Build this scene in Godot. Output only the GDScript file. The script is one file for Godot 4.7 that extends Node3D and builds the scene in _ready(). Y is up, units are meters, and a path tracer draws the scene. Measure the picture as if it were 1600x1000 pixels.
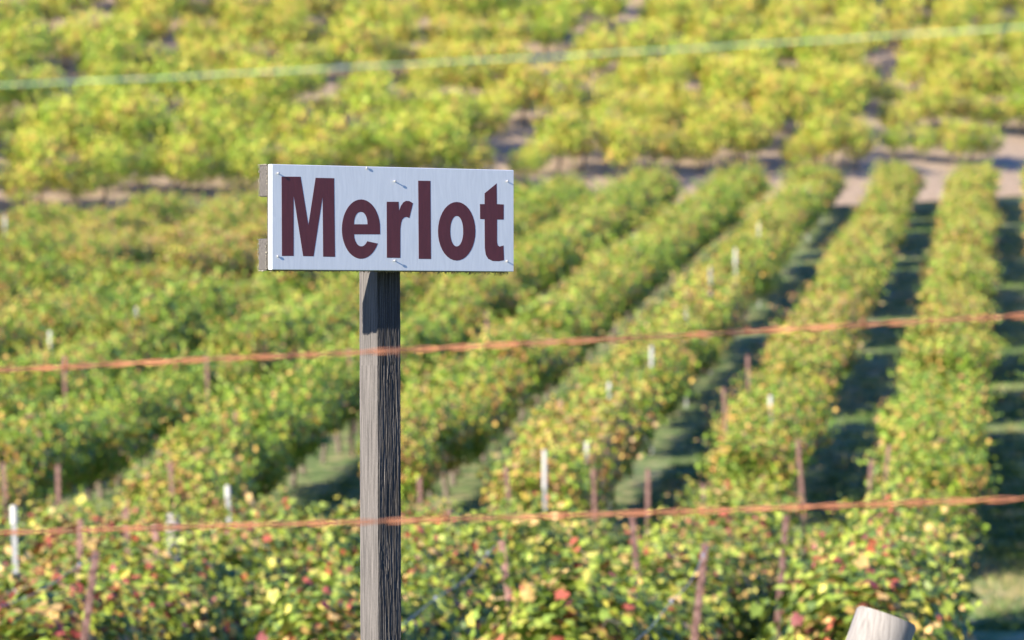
extends Node3D
# A painted sign on a post in front of a vineyard hillside. Units are metres, y up, the camera looks along -z.

const F := 7920.0          # focal length of the photograph in its own pixels (1600 wide)
const EYE := 1.6           # height of the camera above the ground under it
const YAW := 40.0          # the sign's front is turned this far from the camera
const SUN_TOWARDS := Vector3(-0.6512, 0.41, 0.7589)   # read from the sign's shadow on its post and the nail shadows
const ROW := 0.0979        # sideways run of a vine row per metre of depth

var rng := RandomNumberGenerator.new()
var noise := FastNoiseLite.new()
var taken := {}

# ---------------------------------------------------------------- mesh building
class Shape:
	var v := PackedVector3Array()
	var n := PackedVector3Array()
	var c := PackedColorArray()
	var u := PackedVector2Array()
	var col := Color.WHITE
	func corner(p: Vector3, q: Vector3, uv := Vector2.ZERO) -> void:
		v.append(p); n.append(q); c.append(col); u.append(uv)
	func tri(a: Vector3, b: Vector3, d: Vector3, na: Vector3, nb: Vector3, nd: Vector3, ua := Vector2.ZERO, ub := Vector2.ZERO, ud := Vector2.ZERO) -> void:
		var g := (d - a).cross(b - a)
		if g.dot(na + nb + nd) >= 0.0:
			corner(a, na, ua); corner(b, nb, ub); corner(d, nd, ud)
		else:
			corner(a, na, ua); corner(d, nd, ud); corner(b, nb, ub)
	func flat_tri(a: Vector3, b: Vector3, d: Vector3, out: Vector3) -> void:
		var g := (d - a).cross(b - a).normalized()
		if g.dot(out) < 0.0: g = -g
		tri(a, b, d, g, g, g)
	func quad(a: Vector3, b: Vector3, d: Vector3, e: Vector3, out: Vector3, uvs := [Vector2.ZERO, Vector2.ZERO, Vector2.ZERO, Vector2.ZERO]) -> void:
		var g := (d - a).cross(b - a).normalized()
		if g.dot(out) < 0.0: g = -g
		tri(a, b, d, g, g, g, uvs[0], uvs[1], uvs[2])
		tri(a, d, e, g, g, g, uvs[0], uvs[2], uvs[3])
	# box with chamfered long edges: centre, half sizes along three axes
	func box(m: Vector3, ax: Vector3, ay: Vector3, az: Vector3, ch := 0.0) -> void:
		var lx := ax.length(); var ly := ay.length(); var lz := az.length()
		var ex := ax / lx; var ey := ay / ly; var ez := az / lz
		var pts := {}
		for sx in [-1.0, 1.0]:
			for sy in [-1.0, 1.0]:
				for sz in [-1.0, 1.0]:
					for w in 3:
						var kx: float = lx if w == 0 else lx - ch
						var ky: float = ly if w == 1 else ly - ch
						var kz: float = lz if w == 2 else lz - ch
						pts[[sx, sy, sz, w]] = m + ex * sx * kx + ey * sy * ky + ez * sz * kz
		for s in [-1.0, 1.0]:
			quad(pts[[s, -1.0, -1.0, 0]], pts[[s, 1.0, -1.0, 0]], pts[[s, 1.0, 1.0, 0]], pts[[s, -1.0, 1.0, 0]], ex * s)
			quad(pts[[-1.0, s, -1.0, 1]], pts[[1.0, s, -1.0, 1]], pts[[1.0, s, 1.0, 1]], pts[[-1.0, s, 1.0, 1]], ey * s)
			quad(pts[[-1.0, -1.0, s, 2]], pts[[1.0, -1.0, s, 2]], pts[[1.0, 1.0, s, 2]], pts[[-1.0, 1.0, s, 2]], ez * s)
		if ch > 0.0:
			for s in [-1.0, 1.0]:
				for r in [-1.0, 1.0]:
					quad(pts[[s, r, -1.0, 0]], pts[[s, r, 1.0, 0]], pts[[s, r, 1.0, 1]], pts[[s, r, -1.0, 1]], ex * s + ey * r)
					quad(pts[[s, -1.0, r, 0]], pts[[s, 1.0, r, 0]], pts[[s, 1.0, r, 2]], pts[[s, -1.0, r, 2]], ex * s + ez * r)
					quad(pts[[-1.0, s, r, 1]], pts[[1.0, s, r, 1]], pts[[1.0, s, r, 2]], pts[[-1.0, s, r, 2]], ey * s + ez * r)
			for sx in [-1.0, 1.0]:
				for sy in [-1.0, 1.0]:
					for sz in [-1.0, 1.0]:
						flat_tri(pts[[sx, sy, sz, 0]], pts[[sx, sy, sz, 1]], pts[[sx, sy, sz, 2]], ex * sx + ey * sy + ez * sz)
	# round tube along a path
	func tube(path: PackedVector3Array, radii: PackedFloat32Array, sides := 6, caps := true) -> void:
		var rings := []
		var ref := Vector3(0.31, 0.2, 0.93).normalized()
		var last := Vector3.ZERO
		for i in path.size():
			var dir := (path[mini(i + 1, path.size() - 1)] - path[maxi(i - 1, 0)]).normalized()
			var side := last - dir * last.dot(dir) if i > 0 else ref - dir * ref.dot(dir)
			side = side.normalized(); last = side
			var other := dir.cross(side)
			var ring := []
			for k in sides:
				var a := TAU * k / sides
				ring.append(side * cos(a) + other * sin(a))
			rings.append(ring)
		for i in path.size() - 1:
			for k in sides:
				var j := (k + 1) % sides
				var a: Vector3 = rings[i][k]; var b: Vector3 = rings[i][j]; var d: Vector3 = rings[i + 1][j]; var e: Vector3 = rings[i + 1][k]
				var pa := path[i] + a * radii[i]; var pb := path[i] + b * radii[i]
				var pd := path[i + 1] + d * radii[i + 1]; var pe := path[i + 1] + e * radii[i + 1]
				tri(pa, pb, pd, a, b, d)
				tri(pa, pd, pe, a, d, e)
		if caps:
			for end in [0, path.size() - 1]:
				var out: Vector3 = (path[end] - path[1 if end == 0 else end - 1]).normalized()
				for k in sides:
					flat_tri(path[end], path[end] + rings[end][k] * radii[end], path[end] + rings[end][(k + 1) % sides] * radii[end], out)
	func done(colored := false) -> ArrayMesh:
		var a := []
		a.resize(Mesh.ARRAY_MAX)
		a[Mesh.ARRAY_VERTEX] = v; a[Mesh.ARRAY_NORMAL] = n; a[Mesh.ARRAY_TEX_UV] = u
		if colored: a[Mesh.ARRAY_COLOR] = c
		var m := ArrayMesh.new()
		m.add_surface_from_arrays(Mesh.PRIMITIVE_TRIANGLES, a)
		return m

func numbered(called: String) -> String:
	taken[called] = taken.get(called, -1) + 1
	return called if taken[called] == 0 else "%s_%03d" % [called, taken[called]]

func mesh_node(called: String, m: Mesh, mat: Material, parent: Node) -> MeshInstance3D:
	var o := MeshInstance3D.new()
	o.name = numbered(called) if parent == self else called
	o.mesh = m
	o.material_override = mat
	parent.add_child(o, true)
	return o

func tag(o: Node, label: String, category: String, group := "", kind := "") -> Node:
	if label: o.set_meta("label", label)
	if category: o.set_meta("category", category)
	if group: o.set_meta("group", group)
	if kind: o.set_meta("kind", kind)
	return o

func thing(called: String, at: Vector3, label: String, category: String, group := "") -> Node3D:
	var o := Node3D.new()
	o.name = numbered(called)
	add_child(o, true)
	o.position = at
	tag(o, label, category, group)
	return o

# ---------------------------------------------------------------- the lie of the land
func beyond(x: float, d: float) -> float:          # metres up the far slope, measured square to its rows
	return (d - 160.0 - 1.19 * x) / 1.554

func near_land(d: float) -> float:
	var pts := [[-60.0, 1.5], [0.0, 0.0], [10.0, -0.08], [16.0, -0.2], [24.0, -1.1], [36.0, -2.4], [44.0, -2.5], [62.0, -2.55], [70.0, -1.66], [80.0, 1.6 + 0.0694 * 80.0 - 8.1]]
	for i in pts.size() - 1:
		if d <= pts[i + 1][0]:
			var f: float = clampf((d - pts[i][0]) / (pts[i + 1][0] - pts[i][0]), 0.0, 1.0)
			return lerpf(pts[i][1], pts[i + 1][1], f)
	return EYE + 0.0694 * d - 8.1

func land(x: float, d: float) -> float:            # the grass sheet
	return near_land(d) + 0.05 * noise.get_noise_2d(x * 6.0, d * 6.0)

func soil(x: float, d: float) -> float:            # the far slope
	var q := beyond(x, d)
	return EYE + 0.0694 * d - 8.1 + 0.42 * maxf(q, 0.0) + 0.05 + 0.04 * noise.get_noise_2d(x * 8.0, d * 8.0)

func ray(px: float, py: float) -> Vector3:
	return Vector3((px - 800.0) / F, (500.0 - py) / F, -1.0)

func at_pixel(px: float, py: float, d: float) -> Vector3:
	return Vector3(0, EYE, 0) + ray(px, py) * d

# the distance at which a thing this tall, standing on the land, has its top at that pixel
func stand(px: float, py: float, tall: float, from := 38.0, to := 240.0) -> float:
	var d := from
	while d < to:
		var p := at_pixel(px, py, d)
		if land(p.x, d) + tall >= p.y: 
			if d > from: return d
		d += 0.25
	return d

# ---------------------------------------------------------------- textures and materials
func plain(c: Color, rough := 0.8, metal := 0.0) -> StandardMaterial3D:
	var m := StandardMaterial3D.new()
	m.albedo_color = c.linear_to_srgb()
	m.roughness = rough
	m.metallic = metal
	return m

func noise_texture(colors: Array, stops: Array, frequency: float, octaves: int, size := 512, sd := 3) -> NoiseTexture2D:
	var t := NoiseTexture2D.new()
	var fn := FastNoiseLite.new()
	fn.seed = sd; fn.frequency = frequency; fn.fractal_octaves = octaves
	t.noise = fn; t.width = size; t.height = size; t.seamless = true
	var g := Gradient.new()
	g.offsets = PackedFloat32Array(stops)
	var cs := PackedColorArray()
	for c in colors: cs.append(c.linear_to_srgb())
	g.colors = cs
	t.color_ramp = g
	return t

# weathered grain running along v: a grey texture and the relief that goes with it
func grain_image(w: int, h: int, low: Color, high: Color, across: float, along: float, sd: int, dark_half := false) -> Image:
	var fn := FastNoiseLite.new()
	fn.seed = sd; fn.frequency = 1.0; fn.fractal_octaves = 4
	var im := Image.create(w, h, false, Image.FORMAT_RGB8)
	for y in h:
		for x in w:
			var wob := 1.6 * fn.get_noise_2d(x * 0.01, y * 0.006 + 40.0)
			var k := 0.5 + 0.75 * fn.get_noise_2d(x * across + wob, y * along)
			k = clampf(k + 0.25 * fn.get_noise_2d(x * 0.9, y * 0.25 + 90.0), 0.0, 1.0)
			if dark_half and x >= w / 2: k = clampf(k * k * k * 0.8, 0.0, 1.0)  # right half of the image is the same grain, darkened
			im.set_pixel(x, y, low.lerp(high, k).linear_to_srgb())
	return im

func grain_material(low: Color, high: Color, across: float, along: float, sd: int, relief := 0.1, w := 256, h := 512, dark_half := false) -> StandardMaterial3D:
	var m := StandardMaterial3D.new()
	var im := grain_image(w, h, low, high, across, along, sd, dark_half)
	m.albedo_texture = ImageTexture.create_from_image(im)
	var bump := im.duplicate()
	bump.bump_map_to_normal_map(relief * 20.0)
	m.normal_enabled = true
	m.normal_texture = ImageTexture.create_from_image(bump)
	m.normal_scale = 0.6
	m.roughness = 0.9
	return m

var leafy: StandardMaterial3D
var bark: StandardMaterial3D
var rust: StandardMaterial3D
var zinc: StandardMaterial3D
var white_paint: StandardMaterial3D
var weathered: StandardMaterial3D
var rail_wood: StandardMaterial3D

func make_materials() -> void:
	leafy = StandardMaterial3D.new()
	leafy.vertex_color_use_as_albedo = true
	leafy.roughness = 0.55
	leafy.backlight_enabled = true
	leafy.backlight = Color(0.55, 0.55, 0.3)
	leafy.cull_mode = BaseMaterial3D.CULL_DISABLED
	bark = StandardMaterial3D.new()
	bark.albedo_texture = noise_texture([Color(0.05, 0.04, 0.03), Color(0.14, 0.11, 0.09), Color(0.22, 0.19, 0.16)], [0.2, 0.5, 0.85], 0.02, 4, 256, 5)
	bark.uv1_triplanar = true
	bark.uv1_scale = Vector3(6, 2, 6)
	bark.roughness = 0.95
	rust = StandardMaterial3D.new()
	rust.albedo_texture = noise_texture([Color(0.09, 0.05, 0.042), Color(0.165, 0.085, 0.07), Color(0.23, 0.14, 0.12)], [0.2, 0.5, 0.8], 0.02, 4, 256, 6)
	rust.uv1_triplanar = true
	rust.uv1_scale = Vector3(3, 3, 3)
	rust.roughness = 0.85
	zinc = plain(Color(0.27, 0.28, 0.285), 0.5, 0.15)
	white_paint = plain(Color(0.42, 0.42, 0.40), 0.5)
	weathered = grain_material(Color(0.13, 0.12, 0.113), Color(0.30, 0.28, 0.265), 0.12, 0.006, 11)
	weathered.uv1_triplanar = true
	rail_wood = grain_material(Color(0.035, 0.032, 0.03), Color(0.12, 0.11, 0.105), 0.12, 0.05, 12)
	rail_wood.uv1_triplanar = true
	rail_wood.uv1_scale = Vector3(5, 5, 5)
	weathered.uv1_scale = Vector3(4, 2, 4)

# ---------------------------------------------------------------- the sign
var sign_mid := Vector3(-0.3686, EYE + 0.319, -16.0)
var st := Vector3(cos(deg_to_rad(YAW)), 0, -sin(deg_to_rad(YAW)))     # along the sign, away to the right
var sn := Vector3(sin(deg_to_rad(YAW)), 0, cos(deg_to_rad(YAW)))      # out of its painted front
const SW := 0.978
const SH := 0.327

func on_sign(px: float, py: float) -> Vector2:      # where the ray through a pixel meets the sign's front
	var r := ray(px, py)
	var o := Vector3(0, EYE, 0)
	var k := (sign_mid - o).dot(sn) / r.dot(sn)
	var p := o + r * k - sign_mid
	return Vector2(p.dot(st), p.y)

func zp(x: float, y: float) -> Vector2:             # measured on an enlargement of the lettering
	return on_sign(380.0 + x / 3.5556, 230.0 + y / 3.5556)

func arc(cx: float, cy: float, rx: float, ry: float, from: float, to: float, count: int, power := 2.0) -> Array:
	var out := []
	for i in count + 1:
		var a := deg_to_rad(lerpf(from, to, float(i) / count))
		var c := cos(a); var s := sin(a)
		out.append(zp(cx + rx * signf(c) * pow(absf(c), 2.0 / power), cy - ry * signf(s) * pow(absf(s), 2.0 / power)))
	return out

func letter(parent: Node, mat: Material, pieces: Array, outlines: Array) -> void:
	# raised 1.2 mm: flat front and the little edge round it, in the panel's own axes
	var s := Shape.new()
	var lift := 0.0004
	for piece in pieces:
		var poly := PackedVector2Array(piece)
		var idx := Geometry2D.triangulate_polygon(poly)
		for i in range(0, idx.size(), 3):
			var a := poly[idx[i]]; var b := poly[idx[i + 1]]; var d := poly[idx[i + 2]]
			s.tri(Vector3(a.x, a.y, lift), Vector3(b.x, b.y, lift), Vector3(d.x, d.y, lift), Vector3.BACK, Vector3.BACK, Vector3.BACK, a, b, d)
	for line in outlines:
		for i in line.size():
			var a: Vector2 = line[i]; var b: Vector2 = line[(i + 1) % line.size()]
			var e := (b - a)
			if e.length() < 1e-6: continue
			s.quad(Vector3(a.x, a.y, 0), Vector3(b.x, b.y, 0), Vector3(b.x, b.y, lift), Vector3(a.x, a.y, lift), Vector3(e.y, -e.x, 0))
	mesh_node("letter", s.done(), mat, parent)

func build_sign() -> void:
	var ground_y := land(-0.4, 16.1)
	var root := thing("sign", Vector3(sign_mid.x, ground_y, sign_mid.z), "white painted board reading Merlot in maroon on a weathered square post", "sign")
	root.rotation.y = deg_to_rad(YAW)
	var up := sign_mid.y - ground_y
	# painted plywood: brush streaks run upright
	var paint := StandardMaterial3D.new()
	var im := grain_image(512, 256, Color(0.50, 0.53, 0.565), Color(0.565, 0.595, 0.625), 0.10, 0.012, 21)
	paint.albedo_texture = ImageTexture.create_from_image(im)
	var bm := grain_image(512, 256, Color(0.35, 0.35, 0.35), Color(0.6, 0.6, 0.6), 0.2, 0.012, 22)
	bm.bump_map_to_normal_map(1.5)
	paint.normal_enabled = true
	paint.normal_texture = ImageTexture.create_from_image(bm)
	paint.normal_scale = 0.22
	paint.roughness = 0.42
	paint.uv1_triplanar = true
	paint.uv1_scale = Vector3(1.6, 2.2, 1.6)
	var p := Shape.new()
	p.box(Vector3(0, 0, -0.00975), Vector3(SW / 2, 0, 0), Vector3(0, SH / 2, 0), Vector3(0, 0, 0.00975), 0.0016)
	var panel := mesh_node("panel", p.done(), paint, root)
	panel.position = Vector3(0, up, 0)
	# lettering
	var maroon := StandardMaterial3D.new()
	maroon.albedo_texture = ImageTexture.create_from_image(grain_image(256, 256, Color(0.070, 0.0115, 0.014), Color(0.092, 0.016, 0.019), 0.12, 0.02, 23))
	maroon.roughness = 0.45
	maroon.uv1_triplanar = true
	maroon.uv1_scale = Vector3(2, 2, 2)
	var m_ := [zp(213, 163), zp(319, 164), zp(362, 432), zp(402, 170), zp(505, 172), zp(510, 609), zp(444, 608), zp(441, 275), zp(391, 606), zp(333, 605), zp(280, 268), zp(280, 604), zp(215, 604)]
	letter(panel, maroon, [m_], [m_])
	var l_ := [zp(972, 186), zp(1040, 187), zp(1043, 621), zp(975, 620)]
	var r_ := [zp(797, 303), zp(863, 303), zp(866, 354), zp(876, 325), zp(889, 307), zp(904, 298), zp(922, 299), zp(943, 311), zp(923, 394), zp(907, 387), zp(895, 390), zp(883, 402), zp(877, 422), zp(873, 455), zp(873, 615), zp(798, 614)]
	var t_ := [zp(1408, 201), zp(1409, 316), zp(1447, 318), zp(1447, 402), zp(1410, 402), zp(1410, 528), zp(1414, 545), zp(1424, 552), zp(1446, 546), zp(1449, 628), zp(1420, 633), zp(1385, 632), zp(1361, 620), zp(1348, 598), zp(1342, 560), zp(1341, 400), zp(1316, 399), zp(1315, 316), zp(1341, 316), zp(1341, 256)]
	# e: an arch above the bar, and the bowl below it
	var e_arch_out := arc(654.5, 455, 106.5, 165, 170.5, 9.5, 20)
	var e_arch_in := arc(653, 428, 37.5, 69, 0, 180, 12, 2.15)
	var bowl_out := []
	for i in 21: bowl_out.append(arc(654.5, 455, 106.5, 165, lerpf(-29.0, -189.5, i / 20.0), 0, 1)[0])
	var bowl_in := arc(656, 484, 40, 67, 180, 325, 9)
	var e_bowl := [e_arch_out[0], e_arch_in[12], e_arch_in[0], e_arch_out[20], zp(761, 484)] + bowl_in + bowl_out.slice(0, 20)
	var e_line := e_arch_out + [zp(761, 484)] + bowl_in + bowl_out.slice(0, 20)
	letter(panel, maroon, [e_arch_out + e_arch_in, e_bowl], [e_line, e_arch_in])
	letter(panel, maroon, [r_], [r_])
	letter(panel, maroon, [l_], [l_])
	var oo := arc(1186, 467, 104, 163, 0, 360, 36)
	var oi := arc(1186, 466.5, 36, 84.5, 0, 360, 36, 2.1)
	var ring := []
	for i in 36: ring.append([oo[i], oo[i + 1], oi[i + 1], oi[i]])
	letter(panel, maroon, ring, [oo, oi])
	letter(panel, maroon, [t_], [t_])
	# nails standing a little proud
	var nail_mat := plain(Color(0.5, 0.5, 0.5), 0.5, 0.5)
	for q in [[433.3, 270.5, 0.0065], [615.7, 283.0, 0.0065], [791.5, 283.0, 0.0065], [434.0, 400.5, 0.002], [615.7, 407.0, 0.0065], [791.0, 408.0, 0.0065], [573.0, 262.5, 0.002]]:
		var c := on_sign(q[0], q[1])
		var s := Shape.new()
		s.tube(PackedVector3Array([Vector3(0, 0, -0.004), Vector3(0, 0, q[2]), Vector3(0, 0, q[2] + 0.0001), Vector3(0, 0, q[2] + 0.0013), Vector3(0, 0, q[2] + 0.0018)]), PackedFloat32Array([0.0018, 0.0018, 0.0040, 0.0040, 0.0030]), 10)
		mesh_node("nail", s.done(), nail_mat, panel).position = Vector3(c.x, c.y, 0)
	# unpainted backing and two rails behind it
	var b := Shape.new()
	b.box(Vector3(0, 0, 0), Vector3(SW / 2 - 0.003, 0, 0), Vector3(0, SH / 2 - 0.003, 0), Vector3(0, 0, 0.0045), 0.001)
	mesh_node("backing_board", b.done(), rail_wood, root).position = Vector3(0, up, -0.0243)
	for y in [0.113, -0.116]:
		var s := Shape.new()
		s.box(Vector3.ZERO, Vector3(SW / 2 - 0.001, 0, 0), Vector3(0, 0.0495, 0), Vector3(0, 0, 0.021), 0.003)
		var rail := mesh_node("rail", s.done(), rail_wood, root)
		rail.position = Vector3(0.003 if y > 0 else 0.0, up + y, -0.0500)
		# pale lichen along the end's edges
		var f := Shape.new()
		for i in 170:
			var edge := rng.randi() % 3
			var yy := rng.randf_range(-0.05, 0.05); var zz := rng.randf_range(-0.018, 0.018)
			if edge == 0: zz = -0.0205
			elif edge == 1: yy = 0.05 if y > 0 else -0.05
			else: zz = 0.0205
			var o := Vector3(-SW / 2 + rng.randf_range(-0.002, 0.004), yy, zz)
			var k := rng.randf_range(0.0008, 0.0030) * (1.6 if rng.randf() < 0.06 else 1.0)
			var dirv := Vector3(rng.randf_range(-1, 0.2), rng.randf_range(-0.6, 0.6), rng.randf_range(-1, 1)).normalized()
			f.tube(PackedVector3Array([o, o + dirv * k * 0.6, o + dirv * k]), PackedFloat32Array([k * 0.5, k * 0.55, k * 0.15]), 5)
		tag(mesh_node("lichen", f.done(), plain(Color(0.30, 0.28, 0.22), 0.95), rail), "", "", "", "stuff")
	# dark splinters and lichen hanging from the lower edge of the backing
	var h := Shape.new()
	for i in 620:
		var x := rng.randf_range(-SW / 2 + 0.005, SW / 2 - 0.005)
		var dense := 0.5 + 0.5 * noise.get_noise_2d(x * 160.0, 3.0)
		if x > 0.32: dense += 0.35
		if rng.randf() > dense * 0.8 + 0.1: continue
		var k := rng.randf_range(0.005, 0.015) * (0.5 + dense)
		var o := Vector3(x, 0.002, rng.randf_range(-0.0045, 0.0045))
		h.tube(PackedVector3Array([o, o + Vector3(rng.randf_range(-0.2, 0.2), -0.6, rng.randf_range(-0.3, 0.3)) * k, o + Vector3(rng.randf_range(-0.6, 0.6), -1.0, rng.randf_range(-0.5, 0.5)) * k]), PackedFloat32Array([0.0015, 0.0012, 0.0004]), 4)
	var fringe := mesh_node("splinter_fringe", h.done(), plain(Color(0.17, 0.145, 0.10), 0.95), root)
	fringe.position = Vector3(0, up - SH / 2 + 0.003, -0.0243)
	tag(fringe, "dark splinters and lichen under the board's lower edge", "", "", "stuff")
	build_post(root, up)

func build_post(root: Node3D, up: float) -> void:
	# square timber, grain standing in ridges; opposite pairs of faces use a paler and a darkened texture half
	var w := 0.0965
	var corner := Vector3(-0.0155, 0, -0.0715)           # its near edge, in the sign's own axes
	var c := corner + Vector3(w / 2, 0, -w / 2)
	var top := up + SH / 2 - 0.02
	var foot := -0.35
	var lean := Vector3(-0.0115, 0, 0.0096)              # per metre of height, from the point just under the board
	var cols := 40
	var rows := 230
	var fn := FastNoiseLite.new()
	fn.seed = 8; fn.frequency = 1.0; fn.fractal_octaves = 3
	var knots := [[0, 0.62, up - 0.466], [0, 0.30, up - 1.075], [3, 0.75, up - 0.56], [1, 0.5, up - 0.8]]
	var face_pts := []
	for face in 4:
		var out: Vector3 = [Vector3.BACK, Vector3.RIGHT, Vector3.FORWARD, Vector3.LEFT][face]
		var along: Vector3 = [Vector3.RIGHT, Vector3.FORWARD, Vector3.LEFT, Vector3.BACK][face]
		var grid := []
		for j in rows + 1:
			var y := lerpf(foot, top, float(j) / rows)
			var line := []
			for i in cols + 1:
				var uu := float(i) / cols
				var bend := 0.0
				var hollow := 0.0
				for kn in knots:
					if kn[0] == face:
						var dy: float = (y - kn[2]) / 0.05
						var du: float = (uu - kn[1]) / 0.25
						var g := exp(-dy * dy - du * du)
						bend += 0.5 * g * signf(du)
						hollow += 0.0024 * exp(-pow((y - kn[2]) / 0.006, 2) - pow((uu - kn[1]) / 0.22, 2))
				var ridge := fn.get_noise_2d((uu + face * 7.3) * 22.0 + bend + 0.5 * fn.get_noise_2d(y * 1.3, face * 5.0), y * 1.1)
				var deep := 0.0034 if face == 0 else 0.0006
				var d := -deep * absf(ridge) * 2.2 - hollow + 0.0006 * fn.get_noise_2d(uu * 40.0, y * 40.0 + face)
				var rim := minf(uu, 1.0 - uu) * w
				if rim < 0.005: d -= (0.005 - rim) * 0.55 + 0.0012 * absf(fn.get_noise_2d(y * 26.0, face * 3.0))
				var p := c + out * (w / 2 + d) + along * ((uu - 0.5) * w)
				if i == 0 or i == cols:                       # faces meet on a shared worn edge
					var nick := 0.003 + 0.0022 * absf(fn.get_noise_2d(y * 22.0, float((face + (1 if i == cols else 0)) % 4) * 9.0))
					p = c + out * (w / 2 - nick) + along * ((uu - 0.5) * (w - 2.0 * nick))
				p += lean * (y - (up - 0.17))
				line.append(Vector3(p.x, y, p.z))
			grid.append(line)
		face_pts.append(grid)
	var s := Shape.new()
	for face in 4:
		var grid: Array = face_pts[face]
		var out: Vector3 = [Vector3.BACK, Vector3.RIGHT, Vector3.FORWARD, Vector3.LEFT][face]
		for j in rows:
			for i in cols:
				var u0 := float(i) / cols * 0.46 + (0.52 if face % 2 == 0 else 0.02); var u1 := float(i + 1) / cols * 0.46 + (0.52 if face % 2 == 0 else 0.02)  # front and back faces sample the darkened half
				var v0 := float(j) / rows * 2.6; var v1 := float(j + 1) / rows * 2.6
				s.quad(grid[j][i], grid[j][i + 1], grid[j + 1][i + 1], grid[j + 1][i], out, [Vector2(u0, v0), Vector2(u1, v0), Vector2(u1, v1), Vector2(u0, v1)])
	for end in [0, rows]:
		s.quad(face_pts[0][end][0], face_pts[1][end][0], face_pts[2][end][0], face_pts[3][end][0], Vector3.DOWN if end == 0 else Vector3.UP)
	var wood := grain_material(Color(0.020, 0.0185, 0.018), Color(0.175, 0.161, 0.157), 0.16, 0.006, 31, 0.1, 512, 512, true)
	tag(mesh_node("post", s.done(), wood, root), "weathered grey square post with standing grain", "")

# ---------------------------------------------------------------- fence and near posts
func twisted(a: Vector3, b: Vector3, sag: float, apart: float, pitch: float, r: float, phase: float, step := 0.012) -> PackedVector3Array:
	var out := PackedVector3Array()
	var L := a.distance_to(b)
	var count := int(L / step)
	var dir := (b - a).normalized()
	var side := dir.cross(Vector3.UP).normalized()
	var up := side.cross(dir)
	for i in count + 1:
		var f := float(i) / count
		var base := a.lerp(b, f) - Vector3.UP * sag * 4.0 * f * (1.0 - f)
		var ang := f * L / pitch * TAU + phase
		var loose := apart * (0.8 + 0.5 * noise.get_noise_1d(f * L * 60.0))
		out.append(base + side * cos(ang) * loose + up * (sin(ang) * loose + 0.002 * noise.get_noise_1d(f * L * 90.0 + 50.0)))
	return out

func same(r: float, count: int) -> PackedFloat32Array:
	var a := PackedFloat32Array()
	a.resize(count)
	a.fill(r)
	return a

func fence_post(parent: Node3D, at: Vector3, tall: float) -> void:
	var s := Shape.new()
	s.tube(PackedVector3Array([Vector3(0, -0.4, 0), Vector3(0, tall - 0.02, 0), Vector3(0, tall, 0)]), PackedFloat32Array([0.06, 0.055, 0.045]), 14)
	mesh_node("post", s.done(), weathered, parent).position = at

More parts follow.
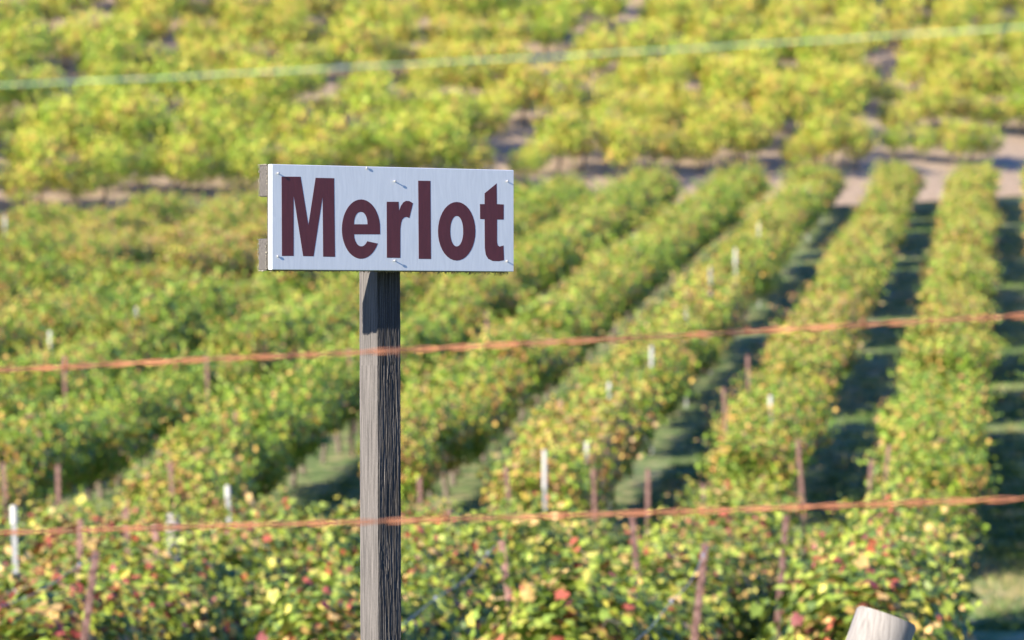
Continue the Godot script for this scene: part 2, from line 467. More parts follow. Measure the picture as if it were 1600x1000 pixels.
func build_fence() -> void:
	var wire_rust := StandardMaterial3D.new()
	wire_rust.albedo_texture = noise_texture([Color(0.075, 0.033, 0.022), Color(0.31, 0.115, 0.055), Color(0.43, 0.18, 0.095)], [0.15, 0.5, 0.85], 0.012, 4, 256, 9)
	wire_rust.uv1_triplanar = true
	wire_rust.uv1_scale = Vector3(1.7, 1.7, 1.7)
	wire_rust.roughness = 0.8
	var dl := 9.6; var dr := 9.08
	var fence := thing("barbed_wire_fence", Vector3.ZERO, "two rusty twisted barbed wires strung across in front of the sign post", "fence")
	var ends := []
	for y in [[571.0, 485.0], [825.0, 771.0]]:
		var a := at_pixel(0, y[0], dl); var b := at_pixel(1600, y[1], dr)
		var d := b - a
		ends.append([a - d * 0.55, b + d * 0.55])
	for k in 2:
		var a: Vector3 = ends[k][0]; var b: Vector3 = ends[k][1]
		var root := Shape.new()
		var p := twisted(a, b, 0.012, 0.0031, 0.15, 0.0020, k * 2.0)
		root.tube(p, same(0.0020, p.size()), 6)
		var q := twisted(a, b, 0.012, 0.0031, 0.15, 0.0020, PI + k * 2.0)
		root.tube(q, same(0.0020, q.size()), 6)
		var wire := mesh_node("barbed_wire", root.done(), wire_rust, fence)
		var x := 0.09 + 0.07 * k
		var L := a.distance_to(b)
		while x < L:
			var m := a.lerp(b, x / L) - Vector3.UP * 0.012 * 4.0 * (x / L) * (1.0 - x / L)
			var dir := (b - a).normalized()
			var s := Shape.new()
			var coil := PackedVector3Array()
			var tilt := rng.randf() * TAU
			for i in 19:
				var f := i / 18.0
				var ang := tilt + f * TAU * 2.0
				var rad := 0.0058 if i > 1 and i < 17 else 0.017
				coil.append(m + dir * (f - 0.5) * 0.011 + (Vector3.UP * sin(ang) + dir.cross(Vector3.UP) * cos(ang)) * rad)
			s.tube(coil, same(0.0014, 19), 5)
			mesh_node("barb", s.done(), wire_rust, wire)
			x += 0.222 + rng.randf_range(-0.012, 0.012)
	for e in 2:
		var top: Vector3 = ends[0][e]
		var g := land(top.x, -top.z)
		fence_post(fence, Vector3(top.x, g, top.z - 0.061), top.y - g + 0.2)
	# a smooth pale green wire on its own posts, closer in
	var line := thing("smooth_wire_fence", Vector3.ZERO, "single pale green smooth wire strung above the sign", "fence")
	var a := at_pixel(0, 117.0, 7.5); var b := at_pixel(1600, 24.0, 7.15)
	var d := b - a
	var w0 := a - d * 0.6; var w1 := b + d * 0.6
	var s := Shape.new()
	var p := twisted(w0, w1, 0.02, 0.0004, 0.2, 0.002, 0.0, 0.03)
	s.tube(p, same(0.0012, p.size()), 8)
	mesh_node("wire", s.done(), plain(Color(0.20, 0.32, 0.22), 0.6), line)
	for e in [w0, w1]:
		var g := land(e.x, -e.z)
		fence_post(line, Vector3(e.x, g, e.z - 0.058), e.y - g + 0.12)
	# leaning round post
	var top_mid := at_pixel(1386, 962, 13.0)
	var g2 := land(top_mid.x, 13.0)
	var tall := top_mid.y - g2
	var ax := Vector3(0.36, 1.0, -0.11)
	var base := top_mid - ax * tall
	var root2 := thing("round_fence_post", Vector3(base.x, land(base.x, -base.z), base.z), "short round grey post leaning over beside the shaded grass alley", "post")
	var ps := Shape.new()
	var rings := 26
	var sides := 40
	var axis := ax.normalized()
	var sx := axis.cross(Vector3.BACK).normalized(); var sy := axis.cross(sx)
	var length := ax.length() * tall
	var prev := []
	var prev_n := []
	for j in rings + 1:
		var f := float(j) / rings
		var ring := []; var rn := []
		for k in sides:
			var an := TAU * k / sides
			var crack := maxf(0.0, 0.5 - absf(fposmod(k * 0.61, 9.0) - 4.0)) * 0.004
			var r := 0.080 + 0.0025 * noise.get_noise_2d(k * 14.0, f * 30.0) - crack
			var hgt := lerpf(-0.3, length, f)
			if j == rings: r -= 0.006
			elif j == rings - 1: hgt = length - 0.008
			var dir := sx * cos(an) + sy * sin(an)
			ring.append(axis * hgt + dir * r); rn.append(dir)
		if j > 0:
			for k in sides:
				var m := (k + 1) % sides
				ps.tri(prev[k], prev[m], ring[m], rn[k], rn[m], rn[m]); ps.tri(prev[k], ring[m], ring[k], rn[k], rn[m], rn[k])
		prev = ring; prev_n = rn
	for k in sides: ps.flat_tri(axis * (length - 0.002), prev[k], prev[(k + 1) % sides], axis)
	mesh_node("shaft", ps.done(), weathered, root2)
	# fencing staple and a stub of wire
	var stp := Shape.new()
	var o := axis * (length - 0.16) + Vector3(0, 0, 0.078)
	stp.tube(PackedVector3Array([o, o + Vector3(0, 0.0, 0.012), o + Vector3(0.03, 0.0, 0.012), o + Vector3(0.03, 0, 0)]), same(0.002, 4), 6)
	mesh_node("staple", stp.done(), zinc, root2)

# ---------------------------------------------------------------- vines
func pick(palette: Array, weights: Array, warm: float) -> Color:
	# warm > 0 shifts the pick towards the end of the palette (turning leaves)
	var total := 0.0
	var w := []
	for i in palette.size():
		var k: float = weights[i] * exp(warm * (float(i) / (palette.size() - 1) - 0.4) * 2.5)
		w.append(k); total += k
	var r := rng.randf() * total
	for i in palette.size():
		r -= w[i]
		if r <= 0.0: return palette[i]
	return palette[0]

func leaf(s: Shape, at: Vector3, facing: Vector3, size: float, lobed: bool, color: Color) -> void:
	var f := facing.normalized()
	var down := (Vector3.DOWN + Vector3(rng.randf_range(-0.9, 0.9), rng.randf_range(-0.3, 0.3), rng.randf_range(-0.9, 0.9)))
	down = (down - f * down.dot(f)).normalized()
	var side := f.cross(down)
	var k := rng.randf_range(0.75, 1.2)
	s.col = Color(color.r * k, color.g * k, color.b * k)
	var fold := rng.randf_range(-0.05, 0.28) * size
	var curl := rng.randf_range(-0.1, 0.25) * size
	if lobed:
		var out := [[0.0, -0.32], [0.30, -0.48], [0.52, -0.22], [0.38, -0.05], [0.60, 0.16], [0.28, 0.24], [0.0, 0.62], [-0.28, 0.24], [-0.60, 0.16], [-0.38, -0.05], [-0.52, -0.22], [-0.30, -0.48]]
		var mid := at + f * fold * 0.2
		var pts := []
		for q in out: pts.append(at + side * q[0] * size + down * q[1] * size - f * (absf(q[0]) * fold + q[1] * q[1] * curl))
		for i in out.size():
			s.flat_tri(mid, pts[i], pts[(i + 1) % out.size()], f)
	else:
		var b := at - down * 0.45 * size
		var t := at + down * 0.55 * size - f * curl
		var l := at - side * 0.52 * size - f * fold - down * 0.05 * size
		var r := at + side * 0.52 * size - f * fold - down * 0.05 * size
		s.flat_tri(b, l, t, f)
		s.flat_tri(b, t, r, f)

# one vine's leaves: a lumpy, drooping hedge along z, with long shoots breaking its outline
func foliage(sd: int, lobed: bool, leaves: int, size: float, wide: float, high: float, centre: float, long: float, palette: Array, weights: Array, warm: float) -> ArrayMesh:
	rng.seed = sd
	var s := Shape.new()
	var fn := FastNoiseLite.new()
	fn.seed = sd; fn.frequency = 1.0
	for i in leaves:
		var z := rng.randf_range(-long / 2, long / 2)
		var a := rng.randf() * TAU
		var lump := 1.05 - 0.38 * pow(absf(2.0 * z / long), 2.2) + 0.52 * fn.get_noise_3d(cos(a) * 1.3, sin(a) * 1.3, z * 1.9) + 0.34 * fn.get_noise_3d(cos(a) * 4.0, sin(a) * 4.0, z * 5.0)
		var deep := pow(rng.randf(), 0.34)
		var r := lump * deep
		var p := Vector3(cos(a) * wide * r, centre + sin(a) * high * r, z)
		if sin(a) < -0.2: p.x *= 0.92; p.y += 0.1 * high
		if fn.get_noise_3d(p.x * 2.6 + 9.0, p.y * 2.6, z * 2.6) < -0.33: continue
		var out := Vector3(cos(a), sin(a) * 0.8 + 0.35, 0.0) + Vector3(rng.randf_range(-0.9, 0.9), rng.randf_range(-0.6, 0.7), rng.randf_range(-1.0, 1.0)) * 0.85
		var w := warm + 3.2 * fn.get_noise_3d(p.x * 1.2 + 30.0, p.y * 1.2, z * 1.2) + 1.2 * fn.get_noise_3d(p.x * 3.5, p.y * 3.5, z * 3.5)
		leaf(s, p, out, size * rng.randf_range(0.65, 1.2), lobed, pick(palette, weights, w))
	for i in int(long * 9):
		var z := rng.randf_range(-long / 2, long / 2)
		var sidew := rng.randf_range(-1.0, 1.0)
		var o := Vector3(sidew * wide * 0.75, centre + high * (0.85 - 0.6 * sidew * sidew), z)
		var v := Vector3(sidew * 0.7 + rng.randf_range(-0.3, 0.3), rng.randf_range(0.5, 1.6), rng.randf_range(-0.5, 0.5)).normalized()
		var len := rng.randf_range(0.25, 0.8)
		var n := int(len / (size * 0.55))
		for k in n:
			var f := (k + 1.0) / n
			var p := o + v * len * f - Vector3.UP * 0.4 * len * f * f + Vector3(signf(sidew) * 0.12 * f, 0, 0)
			leaf(s, p + Vector3(rng.randf_range(-1, 1), rng.randf_range(-1, 1), rng.randf_range(-1, 1)) * size * 0.4, Vector3(rng.randf_range(-1, 1), rng.randf_range(0.1, 1.2), rng.randf_range(-1, 1)), size * rng.randf_range(0.5, 1.0) * (1.1 - 0.4 * f), lobed, pick(palette, weights, warm + 0.4))
	return s.done(true)

func trunk_mesh(sd: int, tall: float) -> ArrayMesh:
	rng.seed = sd
	var s := Shape.new()
	var path := PackedVector3Array(); var rad := PackedFloat32Array()
	for i in 7:
		var f := i / 6.0
		path.append(Vector3(rng.randf_range(-0.03, 0.03) + 0.04 * sin(f * 4.0), -0.08 + f * (tall + 0.08), rng.randf_range(-0.03, 0.03)))
		rad.append(lerpf(0.05, 0.034, f) * rng.randf_range(0.9, 1.15))
	s.tube(path, rad, 7)
	return s.done()

func cordon_mesh(sd: int, tall: float, long: float) -> ArrayMesh:
	rng.seed = sd
	var s := Shape.new()
	for side in [-1.0, 1.0]:
		var path := PackedVector3Array(); var rad := PackedFloat32Array()
		for i in 6:
			var f := i / 5.0
			path.append(Vector3(rng.randf_range(-0.025, 0.025), tall - 0.04 + 0.05 * sin(f * 5.0), side * f * long * 0.48))
			rad.append(lerpf(0.03, 0.014, f))
		s.tube(path, rad, 6)
	return s.done()

func cane_mesh(sd: int, tall: float, long: float) -> ArrayMesh:
	rng.seed = sd
	var s := Shape.new()
	for i in 1:
		var z := 0.0
		var lean := Vector3(rng.randf_range(-0.6, 0.6), 1.0, rng.randf_range(-0.3, 0.3))
		var o := Vector3(0, tall, z)
		s.tube(PackedVector3Array([o, o + lean * 0.35, o + lean * 0.65 + Vector3(lean.x * 0.25, -0.02, 0), o + lean * 0.8 + Vector3(lean.x * 0.6, -0.2, 0)]), PackedFloat32Array([0.007, 0.006, 0.005, 0.003]), 5)
	return s.done()

var near_vines := []
var hill_vines := []
var slope_vines := []
var trunk_hill: ArrayMesh
var trunk_slope: ArrayMesh
var cordon_hill: ArrayMesh
var cane_hill: ArrayMesh
var single_leaves := []
var single_colors := []

func make_vine_shapes() -> void:
	var green := [Color(0.105, 0.19, 0.024), Color(0.20, 0.31, 0.036), Color(0.32, 0.44, 0.055), Color(0.50, 0.44, 0.075), Color(0.54, 0.34, 0.085), Color(0.42, 0.21, 0.08), Color(0.34, 0.21, 0.10)]
	var gold := [Color(0.16, 0.28, 0.03), Color(0.32, 0.46, 0.045), Color(0.44, 0.56, 0.06), Color(0.58, 0.57, 0.08), Color(0.66, 0.49, 0.09), Color(0.60, 0.36, 0.10)]
	var near := [Color(0.07, 0.12, 0.018), Color(0.15, 0.22, 0.03), Color(0.29, 0.36, 0.05), Color(0.46, 0.42, 0.08), Color(0.50, 0.33, 0.12), Color(0.36, 0.09, 0.05), Color(0.22, 0.05, 0.05)]
	for i in 6:
		near_vines.append(foliage(100 + i, true, 3000, 0.088, 0.60, 0.62, 1.22, 2.1, near, [2.4, 3.4, 2.8, 0.8, 0.8, 0.22, 0.15], [-0.2, 0.2, -0.5, 0.1, 0.9, -0.3][i]))
	for i in 9:
		hill_vines.append(foliage(200 + i, false, 3000, 0.090, 0.66, 0.57, 1.0, 1.95, green, [2.2, 3.4, 2.8, 0.9, 0.8, 0.4, 0.35], [-0.6, -0.5, -0.3, 0.05, 0.15, 0.3, 0.7, 0.9, 1.1][i]))
	for i in 8:
		slope_vines.append(foliage(300 + i, false, 1600, 0.075, 0.52, 0.58, 0.92, 1.4, gold, [1.0, 2.5, 3.0, 1.6, 1.2, 0.7], [-0.7, -0.5, -0.2, 0.0, 0.3, 0.5, 0.9, 1.3][i]))
	trunk_hill = trunk_mesh(41, 0.95)
	trunk_slope = trunk_mesh(42, 0.8)
	cordon_hill = cordon_mesh(43, 0.95, 1.9)
	cane_hill = cane_mesh(44, 0.95, 1.9)
	for i in 4:
		rng.seed = 60 + i
		var s := Shape.new()
		leaf(s, Vector3.ZERO, Vector3(0.3, 0.4, 1.0), 0.105, true, Color(1, 1, 1))
		single_leaves.append(s.done())
	for c in [near[1], near[2], near[2], near[1], near[3], near[4], near[3], near[2], near[2], near[3], near[1], near[4]]:
		var m := leafy.duplicate()
		m.vertex_color_use_as_albedo = false
		m.albedo_color = c.linear_to_srgb()
		single_colors.append(m)

func in_frame(p: Vector3, tall: float, slack: float) -> bool:
	var d := -p.z
	var px := 800.0 + p.x / d * F
	var y0 := 500.0 - (p.y - EYE) / d * F
	var y1 := 500.0 - (p.y + tall - EYE) / d * F
	var w := slack / d * F
	return px > -w and px < 1600.0 + w and y0 > 0.0 and y1 < 1000.0

func nth(n: int) -> String:
	var tens := ["", "", "twenty", "thirty", "forty", "fifty", "sixty", "seventy"]
	if n <= 19: return ORD[n]
	if n % 10 == 0: return tens[n / 10].trim_suffix("y") + "ieth"
	return tens[n / 10] + "-" + ORD[n % 10]

const ORD := ["zeroth", "first", "second", "third", "fourth", "fifth", "sixth", "seventh", "eighth", "ninth", "tenth", "eleventh", "twelfth", "thirteenth", "fourteenth", "fifteenth", "sixteenth", "seventeenth", "eighteenth", "nineteenth", "twentieth"]

func place_vines() -> void:
	var tint := ["mostly green", "yellowing", "russet and tan"]
	rng.seed = 77
	# lower block: rows run up to the foot of the hill
	for k in range(0, 8):
		var d := 38.3 + rng.randf() * 1.2
		var count := 0
		while d < 63.0:
			count += 1
			var x := 3.5 - 2.03 * (k - 1) + ROW * (d - 48.0) + rng.randf_range(-0.08, 0.08)
			var at := Vector3(x, land(x, d), -d)
			if k >= 1 and in_frame(at, 2.0, 1.3) or (k >= 1 and k < 8 and absf(x) < d * 0.17):
				var kind := rng.randi() % 6
				if k >= 4 and rng.randf() < 0.4: kind = 4
				elif k < 4 and kind == 4 and rng.randf() < 0.6: kind = 2
				var t := thing("near_grapevine", at, "%s large-leaved grapevine, %s along the %s lower row from the grass alley" % [["green", "yellow-flecked", "green", "yellow-flecked", "gold and red", "green"][kind], nth(count), nth(k)], "grapevine", "grapevines in the block below the hill")
				vine_parts(t, near_vines[kind], trunk_hill, cordon_hill, cane_hill)
				for i in 10:
					var a := rng.randf_range(0.0, TAU)
					var o := mesh_node("leaf", single_leaves[rng.randi() % 4], single_colors[rng.randi() % 12], t)
					o.position = Vector3(cos(a) * rng.randf_range(0.45, 0.82), 1.35 + absf(sin(a)) * 0.62 * rng.randf_range(0.6, 1.1), rng.randf_range(-0.95, 0.95))
					o.rotation = Vector3(rng.randf_range(-0.9, 0.5), rng.randf_range(-1.2, 1.2), rng.randf_range(-0.8, 0.8))
				t.rotation.y = -atan(ROW) + (PI if rng.randf() < 0.5 else 0.0)
				t.scale = Vector3(rng.randf_range(0.85, 1.15), rng.randf_range(0.82, 1.16), 1)
			d += 1.75 * rng.randf_range(0.93, 1.07)
	# hill block
	var spots := []
	for k in range(-1, 20):
		var first := 67.0 + rng.randf_range(-1.0, 1.5) + (2.5 if k in [3, 4] else 0.0)
		var d := first
		var count := 0
		while d < 260.0:
			count += 1
			var x := -1.15 - 2.53 * (k - 1) + ROW * d + rng.randf_range(-0.16, 0.16)
			if beyond(x, d) > -1.4: break
			var at := Vector3(x, land(x, d), -d)
			if absf(x) < d * 0.101 + 6.0 and rng.randf() > (0.10 if k in [1, 2] else 0.05):
				spots.append([at, in_frame(at, 1.9, 0.9), k, rng.randf(), count])
			d += 1.8 * rng.randf_range(0.94, 1.06)
	var left_over := []
	for i in 9: left_over.append([])
	var in_view := spots.filter(func(s): return s[1])
	in_view.sort_custom(func(a, b): return a[0].z > b[0].z)
	var chosen := {}
	for i in mini(290, in_view.size()): chosen[in_view[i][0]] = true
	for s in spots:
		var russet := 0.5 + 0.9 * noise.get_noise_2d(s[0].x * 5.0, s[0].z * 3.0)
		var kind := clampi(int((russet * 0.75 + s[3] * 0.35) * 9.0 - 0.5), 0, 8)
		var turn := -atan(ROW) + (PI if s[3] > 0.5 else 0.0)
		var size := Vector3(0.82 + 0.4 * fposmod(s[3] * 13.0, 1.0), 0.78 + 0.36 * fposmod(s[3] * 7.0, 1.0), 1)
		if s[2] in [1, 2]: size.y *= 0.88
		if chosen.has(s[0]):
			var t := thing("grapevine", s[0], "%s grapevine, %s up the %s hillside row from the shaded grass alley" % [tint[kind / 3], nth(s[4]), nth(s[2])] if s[2] >= 1 else "%s grapevine, %s up the %s row across the shaded grass alley" % [tint[kind / 3], nth(s[4]), nth(1 - s[2])], "grapevine", "grapevines in rows up the hillside")
			vine_parts(t, hill_vines[kind], trunk_hill, cordon_hill, null)
			t.rotation.y = turn
			t.scale = size
		else:
			left_over[kind].append(Transform3D(Basis(Vector3.UP, turn).scaled_local(size), s[0]))
	var rest := thing("hillside_grapevines", Vector3.ZERO, "far grapevines merging into bands on the upper part of the hillside block", "grapevines")
	tag(rest, "", "", "", "stuff")
	var trunks := []
	for i in 9:
		copies("foliage", hill_vines[i], leafy, left_over[i], rest)
		trunks += left_over[i]
	copies("trunk", trunk_hill, bark, trunks, rest)
	# far slope: bushier yellow vines in rows across it
	rng.seed = 91
	var along := Vector2(1.0, 1.19).normalized()        # (x, d) along its rows
	var across := Vector2(-1.19, 1.0).normalized()
	var extra := []
	for i in 8: extra.append([])
	var n := 0
	for r in 16:
		var q := 2.7 + 1.85 * r
		var u := -40.0
		var count := 0
		while u < 70.0:
			var g := Vector2(0, 160.0) + along * u + across * (q + rng.randf_range(-0.55, 0.55))
			u += 1.2 * rng.randf_range(0.88, 1.14)
			if g.y < 90.0 or absf(g.x) > g.y * 0.101 + 5.0: continue
			if rng.randf() < 0.09 + 0.2 * maxf(0.0, noise.get_noise_2d(g.x * 9.0, g.y * 9.0 + 70.0) + 0.1): continue
			count += 1
			var at := Vector3(g.x, soil(g.x, g.y), -g.y)
			var warm := 0.5 + 0.9 * noise.get_noise_2d(g.x * 4.0 + 300.0, g.y * 4.0)
			var kind := clampi(int((warm * 0.7 + rng.randf() * 0.4) * 8.0 - 0.4), 0, 7)
			var turn := atan2(along.x, -along.y) + (PI if rng.randf() < 0.5 else 0.0)
			var k := rng.randf_range(0.75, 1.3)
			var size := Vector3(k, k * rng.randf_range(0.85, 1.2), k)
			if in_frame(at, 1.2, 0.6) and n < 300:
				n += 1
				var t := thing("bush_vine", at, "%s bush vine, %s along the %s row up the bare-soil slope" % [["yellow-green", "bright yellow-green", "golden yellow"][clampi(kind / 3, 0, 2)], nth(count), nth(r + 1)], "grapevine", "bush vines on the bare-soil slope")
				tag(mesh_node("foliage", slope_vines[kind], leafy, t), "", "", "", "stuff")
				mesh_node("trunk", trunk_slope, bark, t)
				t.rotation.y = turn
				t.scale = size
			else:
				extra[kind].append(Transform3D(Basis(Vector3.UP, turn).scaled_local(size), at))
	var more := thing("upper_bush_vines", Vector3.ZERO, "yellow bush vines merging at the top of the bare-soil slope", "grapevines")
	tag(more, "", "", "", "stuff")
	for i in 8: copies("foliage", slope_vines[i], leafy, extra[i], more)
	print("bush vines ", n, " hill in view ", in_view.size(), " hill all ", spots.size())

func vine_parts(t: Node3D, leaves: Mesh, trunk: Mesh, cordon: Mesh, cane: Mesh) -> void:
	tag(mesh_node("foliage", leaves, leafy, t), "", "", "", "stuff")
	mesh_node("trunk", trunk, bark, t)
	mesh_node("cordon", cordon, bark, t)
	if cane:
		for i in 5:
			var o := mesh_node("cane", cane, bark, t)
			o.position.z = -0.8 + i * 0.4
			o.rotation.y = i * 2.1

func copies(called: String, m: Mesh, mat: Material, where: Array, parent: Node) -> void:
	if where.is_empty(): return
	var mm := MultiMesh.new()
	mm.transform_format = MultiMesh.TRANSFORM_3D
	mm.mesh = m
	mm.instance_count = where.size()
	for i in where.size(): mm.set_instance_transform(i, where[i])
	var o := MultiMeshInstance3D.new()
	o.name = called
	o.multimesh = mm
	o.material_override = mat
	o.set_meta("kind", "stuff")
	parent.add_child(o, true)

# ---------------------------------------------------------------- stakes, trellis
func steel_stake(tall: float, width: float) -> ArrayMesh:       # rolled tee section, tapered to nothing in the ground
	var s := Shape.new()
	var mid := tall / 2 - 0.15
	var h := tall / 2 + 0.15
	s.box(Vector3(0, mid, 0), Vector3(width / 2, 0, 0), Vector3(0, h, 0), Vector3(0, 0, 0.0035), 0.001)
	s.box(Vector3(0, mid, -width * 0.4 - 0.0037), Vector3(0.0035, 0, 0), Vector3(0, h, 0), Vector3(0, 0, width * 0.4), 0.001)
	for i in int(tall / 0.09):
		s.box(Vector3(0, 0.1 + i * 0.09, 0.0065), Vector3(0.006, 0, 0), Vector3(0, 0.012, 0), Vector3(0, 0, 0.0032), 0.0)
	return s.done()

func lower_row(x: float, d: float) -> String:
	return nth(maxi(1, roundi((3.5 + ROW * (d - 48.0) - x) / 2.03) + 1))

func hill_row(x: float, d: float) -> String:
	return nth(maxi(1, roundi((ROW * d - 1.15 - x) / 2.53) + 1))

func from_below(list: Array) -> Array:
	list.sort_custom(func(a, b): return a[1] > b[1])
	return list

func count_in(so_far: Dictionary, key: String) -> String:
	so_far[key] = so_far.get(key, 0) + 1
	return nth(so_far[key])

func build_stakes() -> void:
	var so_far := {}
	rng.seed = 55
	var tee := steel_stake(2.4, 0.055)
	var slim := steel_stake(2.0, 0.04)
	# [top x, top y, lean in pixels of x per 100 of y]
	for p in from_below([[152, 862, -14, 37.6], [240, 820, 8, 43.5], [196, 792, 5, 49.5], [126, 812, -3, 46.0], [776, 846, 14, 38.6], [986, 806, 9, 45.5], [1104, 850, -12, 38.2], [1231, 806, -9, 45.0]]):
		var d: float = p[3]
		var top := at_pixel(p[0], p[1], d)
		var lean: float = p[2] / 100.0
		var base := Vector3(top.x + lean * (top.y - land(top.x, d)), land(top.x, d), -d)
		var t := thing("rusty_stake", base, "%s rust-brown %s stake along the %s lower vine row from the alley" % [count_in(so_far, "lower" + lower_row(base.x, d)), "upright" if absf(lean) < 0.07 else "leaning", lower_row(base.x, d)], "stake", "rusty stakes in the lower block")
		mesh_node("shaft", tee, rust, t).scale.y = (top.y - base.y) / 2.4 / cos(atan(lean))
		t.rotation.z = atan(lean)
		t.rotation.y = rng.randf_range(-0.5, 0.5)
	for p in from_below([[1246, 705, 8], [1362, 738, -8], [1389, 712, -9], [1130, 622, 6], [1168, 570, 3], [926, 752, 4], [790, 748, 9], [655, 764, 4], [700, 806, 4], [1012, 752, 0], [1098, 776, 5], [266, 742, 6], [90, 748, 2], [5, 742, 5], [100, 570, 3], [322, 572, 4], [368, 660, 2], [545, 560, 3], [760, 500, 2], [876, 640, 3]]):
		var d := stand(p[0], p[1], 1.65, 60.0)
		var top := at_pixel(p[0], p[1], d)
		var base := Vector3(top.x + p[2] / 100.0 * 1.8, land(top.x, d), -d)
		var t := thing("rusty_stake", base, "%s slim rust-brown stake going up the %s hillside row from the grass alley" % [count_in(so_far, "hill" + hill_row(base.x, d)), hill_row(base.x, d)], "stake", "rusty stakes in the hillside rows")
		mesh_node("shaft", tee, rust, t).scale.y = 0.75
		t.rotation.z = atan(p[2] / 100.0)
	# galvanised stakes, some with white tops or sleeves
	for p in [[35, 789, 0.16, 43.0], [365, 758, 0.14, 57.0]]:
		var d: float = p[3]
		var top := at_pixel(p[0], p[1], d)
		var t := thing("white_tipped_stake", Vector3(top.x, land(top.x, d), -d), "%s galvanised white-tipped stake along the %s lower vine row from the alley" % [count_in(so_far, "tip" + lower_row(top.x, d)), lower_row(top.x, d)], "stake", "white-tipped stakes")
		var tall := top.y - t.position.y
		mesh_node("shaft", slim, zinc, t).scale = Vector3(1.2, (tall - 0.02) / 2.0, 1.0)
		var s := Shape.new()
		s.tube(PackedVector3Array([Vector3(0, tall - p[2], -0.01), Vector3(0, tall - 0.02, -0.01), Vector3(0, tall, -0.01)]), PackedFloat32Array([0.034, 0.034, 0.024]), 12)
		mesh_node("tip", s.done(), white_paint, t)
		t.rotation.z = 0.03
	for p in from_below([[851, 703], [952, 598], [1018, 541], [1072, 481], [1110, 417], [1149, 388], [1186, 347], [1263, 290], [1283, 268], [78, 517], [213, 480], [8, 338], [1204, 618], [917, 690]]):
		var d := stand(p[0], p[1], 1.75, 58.0)
		if p[0] > 830 and p[0] < 1300 and not p[0] in [917, 1204]: d = -5.95 / ((p[0] - 800.0) / F - ROW)      # these stand along the third row
		var top := at_pixel(p[0], p[1], d)
		var tall := top.y - land(top.x, d)
		var sleeve := 0.36 if p[1] < 690 else 0.5
		if p[0] in [917, 1204]: sleeve = 0.16
		var row := hill_row(top.x, d)
		so_far[row] = so_far.get(row, 0) + 1
		var lab := "%s white-sleeved stake going up the %s hillside row from the grass alley" % [nth(so_far[row]), row]
		var t := thing("white_sleeved_stake", Vector3(top.x, land(top.x, d), -d), lab, "stake", "white-sleeved stakes")
		mesh_node("shaft", slim, zinc, t).scale.y = (tall - 0.03) / 2.0
		var s := Shape.new()
		s.tube(PackedVector3Array([Vector3(0, tall - sleeve, -0.01), Vector3(0, tall - 0.01, -0.01), Vector3(0, tall, -0.01)]), PackedFloat32Array([0.029, 0.029, 0.02]), 12)
		mesh_node("sleeve", s.done(), white_paint, t)
	# round end post in the lower block
	var d0 := 44.0
	var tp := at_pixel(271, 802, d0)
	var rp := thing("round_end_post", Vector3(tp.x, land(tp.x, d0), -d0), "thick round grey wooden post standing among the lower vines", "post")
	var s0 := Shape.new()
	var t0 := tp.y - rp.position.y
	s0.tube(PackedVector3Array([Vector3(0, -0.3, 0), Vector3(0, 1.0, 0), Vector3(0, t0 - 0.02, 0), Vector3(0, t0, 0)]), PackedFloat32Array([0.066, 0.062, 0.06, 0.05]), 16)
	mesh_node("shaft", s0.done(), weathered, rp)
	# trellis wires from two of the stakes down their rows
	for p in [[776, 851, 38.6], [1105, 855, 38.2], [152, 868, 37.6]]:
		var d: float = p[2]
		var a := at_pixel(p[0], p[1], d) + Vector3(0, 0, 0.04)
		var b := Vector3(a.x - ROW * 12.0, a.y - 0.25, a.z + 12.0)
		var t := thing("trellis_wire", a, "%s thin silvery trellis wire beside the %s lower vine row from the alley" % [count_in(so_far, "wire" + lower_row(a.x, d)), lower_row(a.x, d)], "wire", "trellis wires")
		var s := Shape.new()
		var path := PackedVector3Array()
		for i in 33:
			var f := i / 32.0
			path.append((b - a) * f - Vector3.UP * 0.12 * 4.0 * f * (1.0 - f) + Vector3(0.02 * sin(f * 9.0), 0.012 * sin(f * 23.0), 0))
		s.tube(path, same(0.0032, 33), 6)
		var w := mesh_node("strand", s.done(), zinc, t)
		var kn := Shape.new()
		for f in [2, 11]:
			kn.tube(PackedVector3Array([path[f] + Vector3(0, 0.0, 0.14), path[f] + Vector3(0, 0.01, 0), path[f] - Vector3(0, 0.0, 0.14)]), PackedFloat32Array([0.005, 0.013, 0.005]), 7)
		mesh_node("wire_tie", kn.done(), zinc, t)

# ---------------------------------------------------------------- ground
func sheet(called: String, xs: Array, ds: Array, height: Callable, mat: Material) -> void:
	var s := SurfaceTool.new()
	s.begin(Mesh.PRIMITIVE_TRIANGLES)
	for d in ds:
		for x in xs:
			var p: Vector3 = height.call(x, d)
			s.set_uv(Vector2(p.x, p.z))
			s.add_vertex(p)
	var w := xs.size()
	for j in ds.size() - 1:
		for i in w - 1:
			var a := j * w + i
			for k in [a, a + w, a + w + 1, a, a + w + 1, a + 1]: s.add_index(k)
	s.generate_normals()
	var o := mesh_node(called, s.commit(), mat, self)
	o.set_meta("kind", "structure")

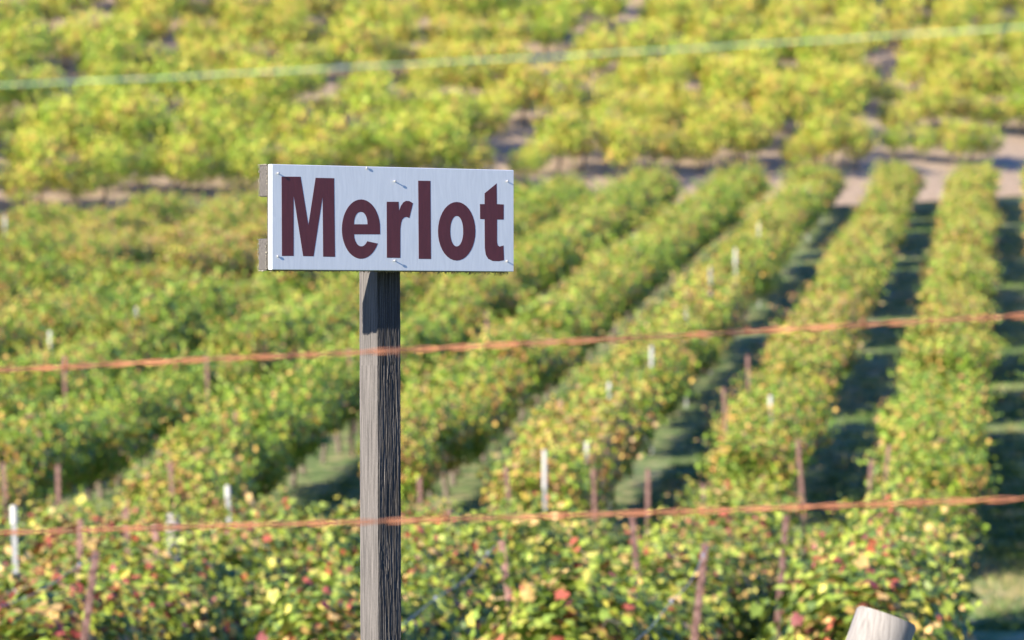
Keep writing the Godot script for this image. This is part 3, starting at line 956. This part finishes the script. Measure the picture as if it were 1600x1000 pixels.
func build_ground() -> void:
	var grass := StandardMaterial3D.new()
	grass.albedo_texture = noise_texture([Color(0.06, 0.115, 0.025), Color(0.12, 0.19, 0.045), Color(0.22, 0.23, 0.085), Color(0.35, 0.29, 0.15)], [0.2, 0.45, 0.65, 0.85], 0.012, 5, 1024, 12)
	grass.uv1_triplanar = true
	grass.uv1_world_triplanar = true
	grass.uv1_scale = Vector3(0.12, 0.12, 0.12)
	grass.roughness = 0.95
	var earth := StandardMaterial3D.new()
	earth.albedo_texture = noise_texture([Color(0.27, 0.19, 0.115), Color(0.40, 0.29, 0.185), Color(0.48, 0.37, 0.25)], [0.2, 0.5, 0.8], 0.02, 5, 1024, 13)
	earth.uv1_triplanar = true
	earth.uv1_world_triplanar = true
	earth.uv1_scale = Vector3(0.2, 0.2, 0.2)
	earth.roughness = 0.97
	var xs := []
	for i in 81: xs.append(-120.0 + i * 3.0)
	var ds := []
	for i in 95: ds.append(-60.0 + i * 4.0)
	sheet("ground", xs, ds, func(x, d): return Vector3(x, land(x, d), -d), grass)
	var us := []
	for i in 61: us.append(-90.0 + i * 4.0)
	var qs := []
	for i in 50: qs.append(-1.2 + i * 1.2)
	var along := Vector2(1.0, 1.19).normalized()
	var across := Vector2(-1.19, 1.0).normalized()
	sheet("hillside", us, qs, func(u, q):
		var g: Vector2 = Vector2(0, 160.0) + along * u + across * q
		return Vector3(g.x, soil(g.x, g.y), -g.y), earth)

func build_grass() -> void:
	rng.seed = 17
	var places := [[], [], []]
	var tries := 0
	while tries < 26000:
		tries += 1
		var d := 64.0 + 110.0 * pow(rng.randf(), 1.6)
		var x := rng.randf_range(-0.104, 0.108) * d
		if beyond(x, d) > -1.0: continue
		var k := (x - ROW * d + 1.15) / 2.53
		var off := absf(k - roundf(k)) * 2.53
		if off < 0.75 or (d > 110.0 and k < -2.0): continue
		var patch := noise.get_noise_2d(x * 14.0, d * 14.0) + rng.randf_range(-0.3, 0.3)
		var kind := 0 if patch < 0.0 else 1 if patch < 0.25 else 2
		var sc := rng.randf_range(0.6, 1.4)
		places[kind].append(Transform3D(Basis(Vector3.UP, rng.randf() * TAU).scaled(Vector3(sc, sc * rng.randf_range(0.6, 1.2), sc)), Vector3(x, land(x, d) - 0.01, -d)))
	var root := thing("alley_grass", Vector3.ZERO, "short mown grass growing between the hillside vine rows", "grass")
	tag(root, "", "", "", "stuff")
	for i in 3:
		var s := Shape.new()
		rng.seed = 400 + i
		var c: Color = [Color(0.08, 0.155, 0.025), Color(0.15, 0.21, 0.045), Color(0.34, 0.29, 0.14)][i]
		for b in 16:
			var o := Vector3(rng.randf_range(-0.16, 0.16), 0, rng.randf_range(-0.16, 0.16))
			var t := o + Vector3(rng.randf_range(-0.08, 0.08), rng.randf_range(0.05, 0.13), rng.randf_range(-0.08, 0.08))
			var wd := Vector3(rng.randf_range(-1, 1), 0, rng.randf_range(-1, 1)).normalized() * 0.008
			var kk := rng.randf_range(0.7, 1.3)
			s.col = Color(c.r * kk, c.g * kk, c.b * kk)
			s.flat_tri(o - wd, o + wd, t, Vector3(wd.z, 0.003, -wd.x))
		copies("grass", s.done(true), leafy, places[i], root)

func _ready() -> void:
	rng.seed = 1
	noise.seed = 4
	noise.frequency = 0.01
	# camera: level, 190 mm-like view; the lens is focused on the sign
	var cam := Camera3D.new()
	cam.name = "camera"
	add_child(cam)
	cam.position = Vector3(0, EYE, 0)
	var optics := CameraAttributesPhysical.new()
	optics.frustum_focal_length = 190.08
	optics.frustum_focus_distance = 16.0
	optics.frustum_near = 0.1
	optics.frustum_far = 900.0
	optics.exposure_aperture = 6.3
	cam.attributes = optics
	cam.fov = rad_to_deg(2.0 * atan(500.0 / F))
	cam.near = 0.1
	cam.far = 900.0
	cam.current = true
	# sky and sun
	var env := Environment.new()
	env.background_mode = Environment.BG_SKY
	var sky := Sky.new()
	var dome := ProceduralSkyMaterial.new()
	dome.sky_top_color = Color(0.19, 0.39, 0.76)
	dome.sky_horizon_color = Color(0.53, 0.68, 0.90)
	dome.sky_curve = 0.18
	dome.ground_horizon_color = Color(0.45, 0.45, 0.38)
	dome.ground_bottom_color = Color(0.22, 0.22, 0.16)
	dome.sky_energy_multiplier = 0.86
	sky.sky_material = dome
	env.sky = sky
	env.tonemap_mode = Environment.TONE_MAPPER_LINEAR
	env.tonemap_exposure = 2.75
	env.sdfgi_enabled = true
	env.ssao_enabled = true
	env.ssil_enabled = true
	var we := WorldEnvironment.new()
	we.name = "daylight"
	we.environment = env
	add_child(we)
	var sun := DirectionalLight3D.new()
	sun.name = "sun"
	sun.light_energy = 1.6
	sun.light_color = Color(1.0, 0.955, 0.88)
	sun.light_angular_distance = 0.53
	sun.shadow_enabled = true
	add_child(sun)
	sun.look_at_from_position(Vector3.ZERO, -SUN_TOWARDS, Vector3.UP)

	make_materials()
	build_ground()
	print("ground")
	make_vine_shapes()
	print("shapes")
	place_vines()
	build_stakes()
	build_grass()
	print("vines")
	build_fence()
	rng.seed = 5
	build_sign()
	print("sign")
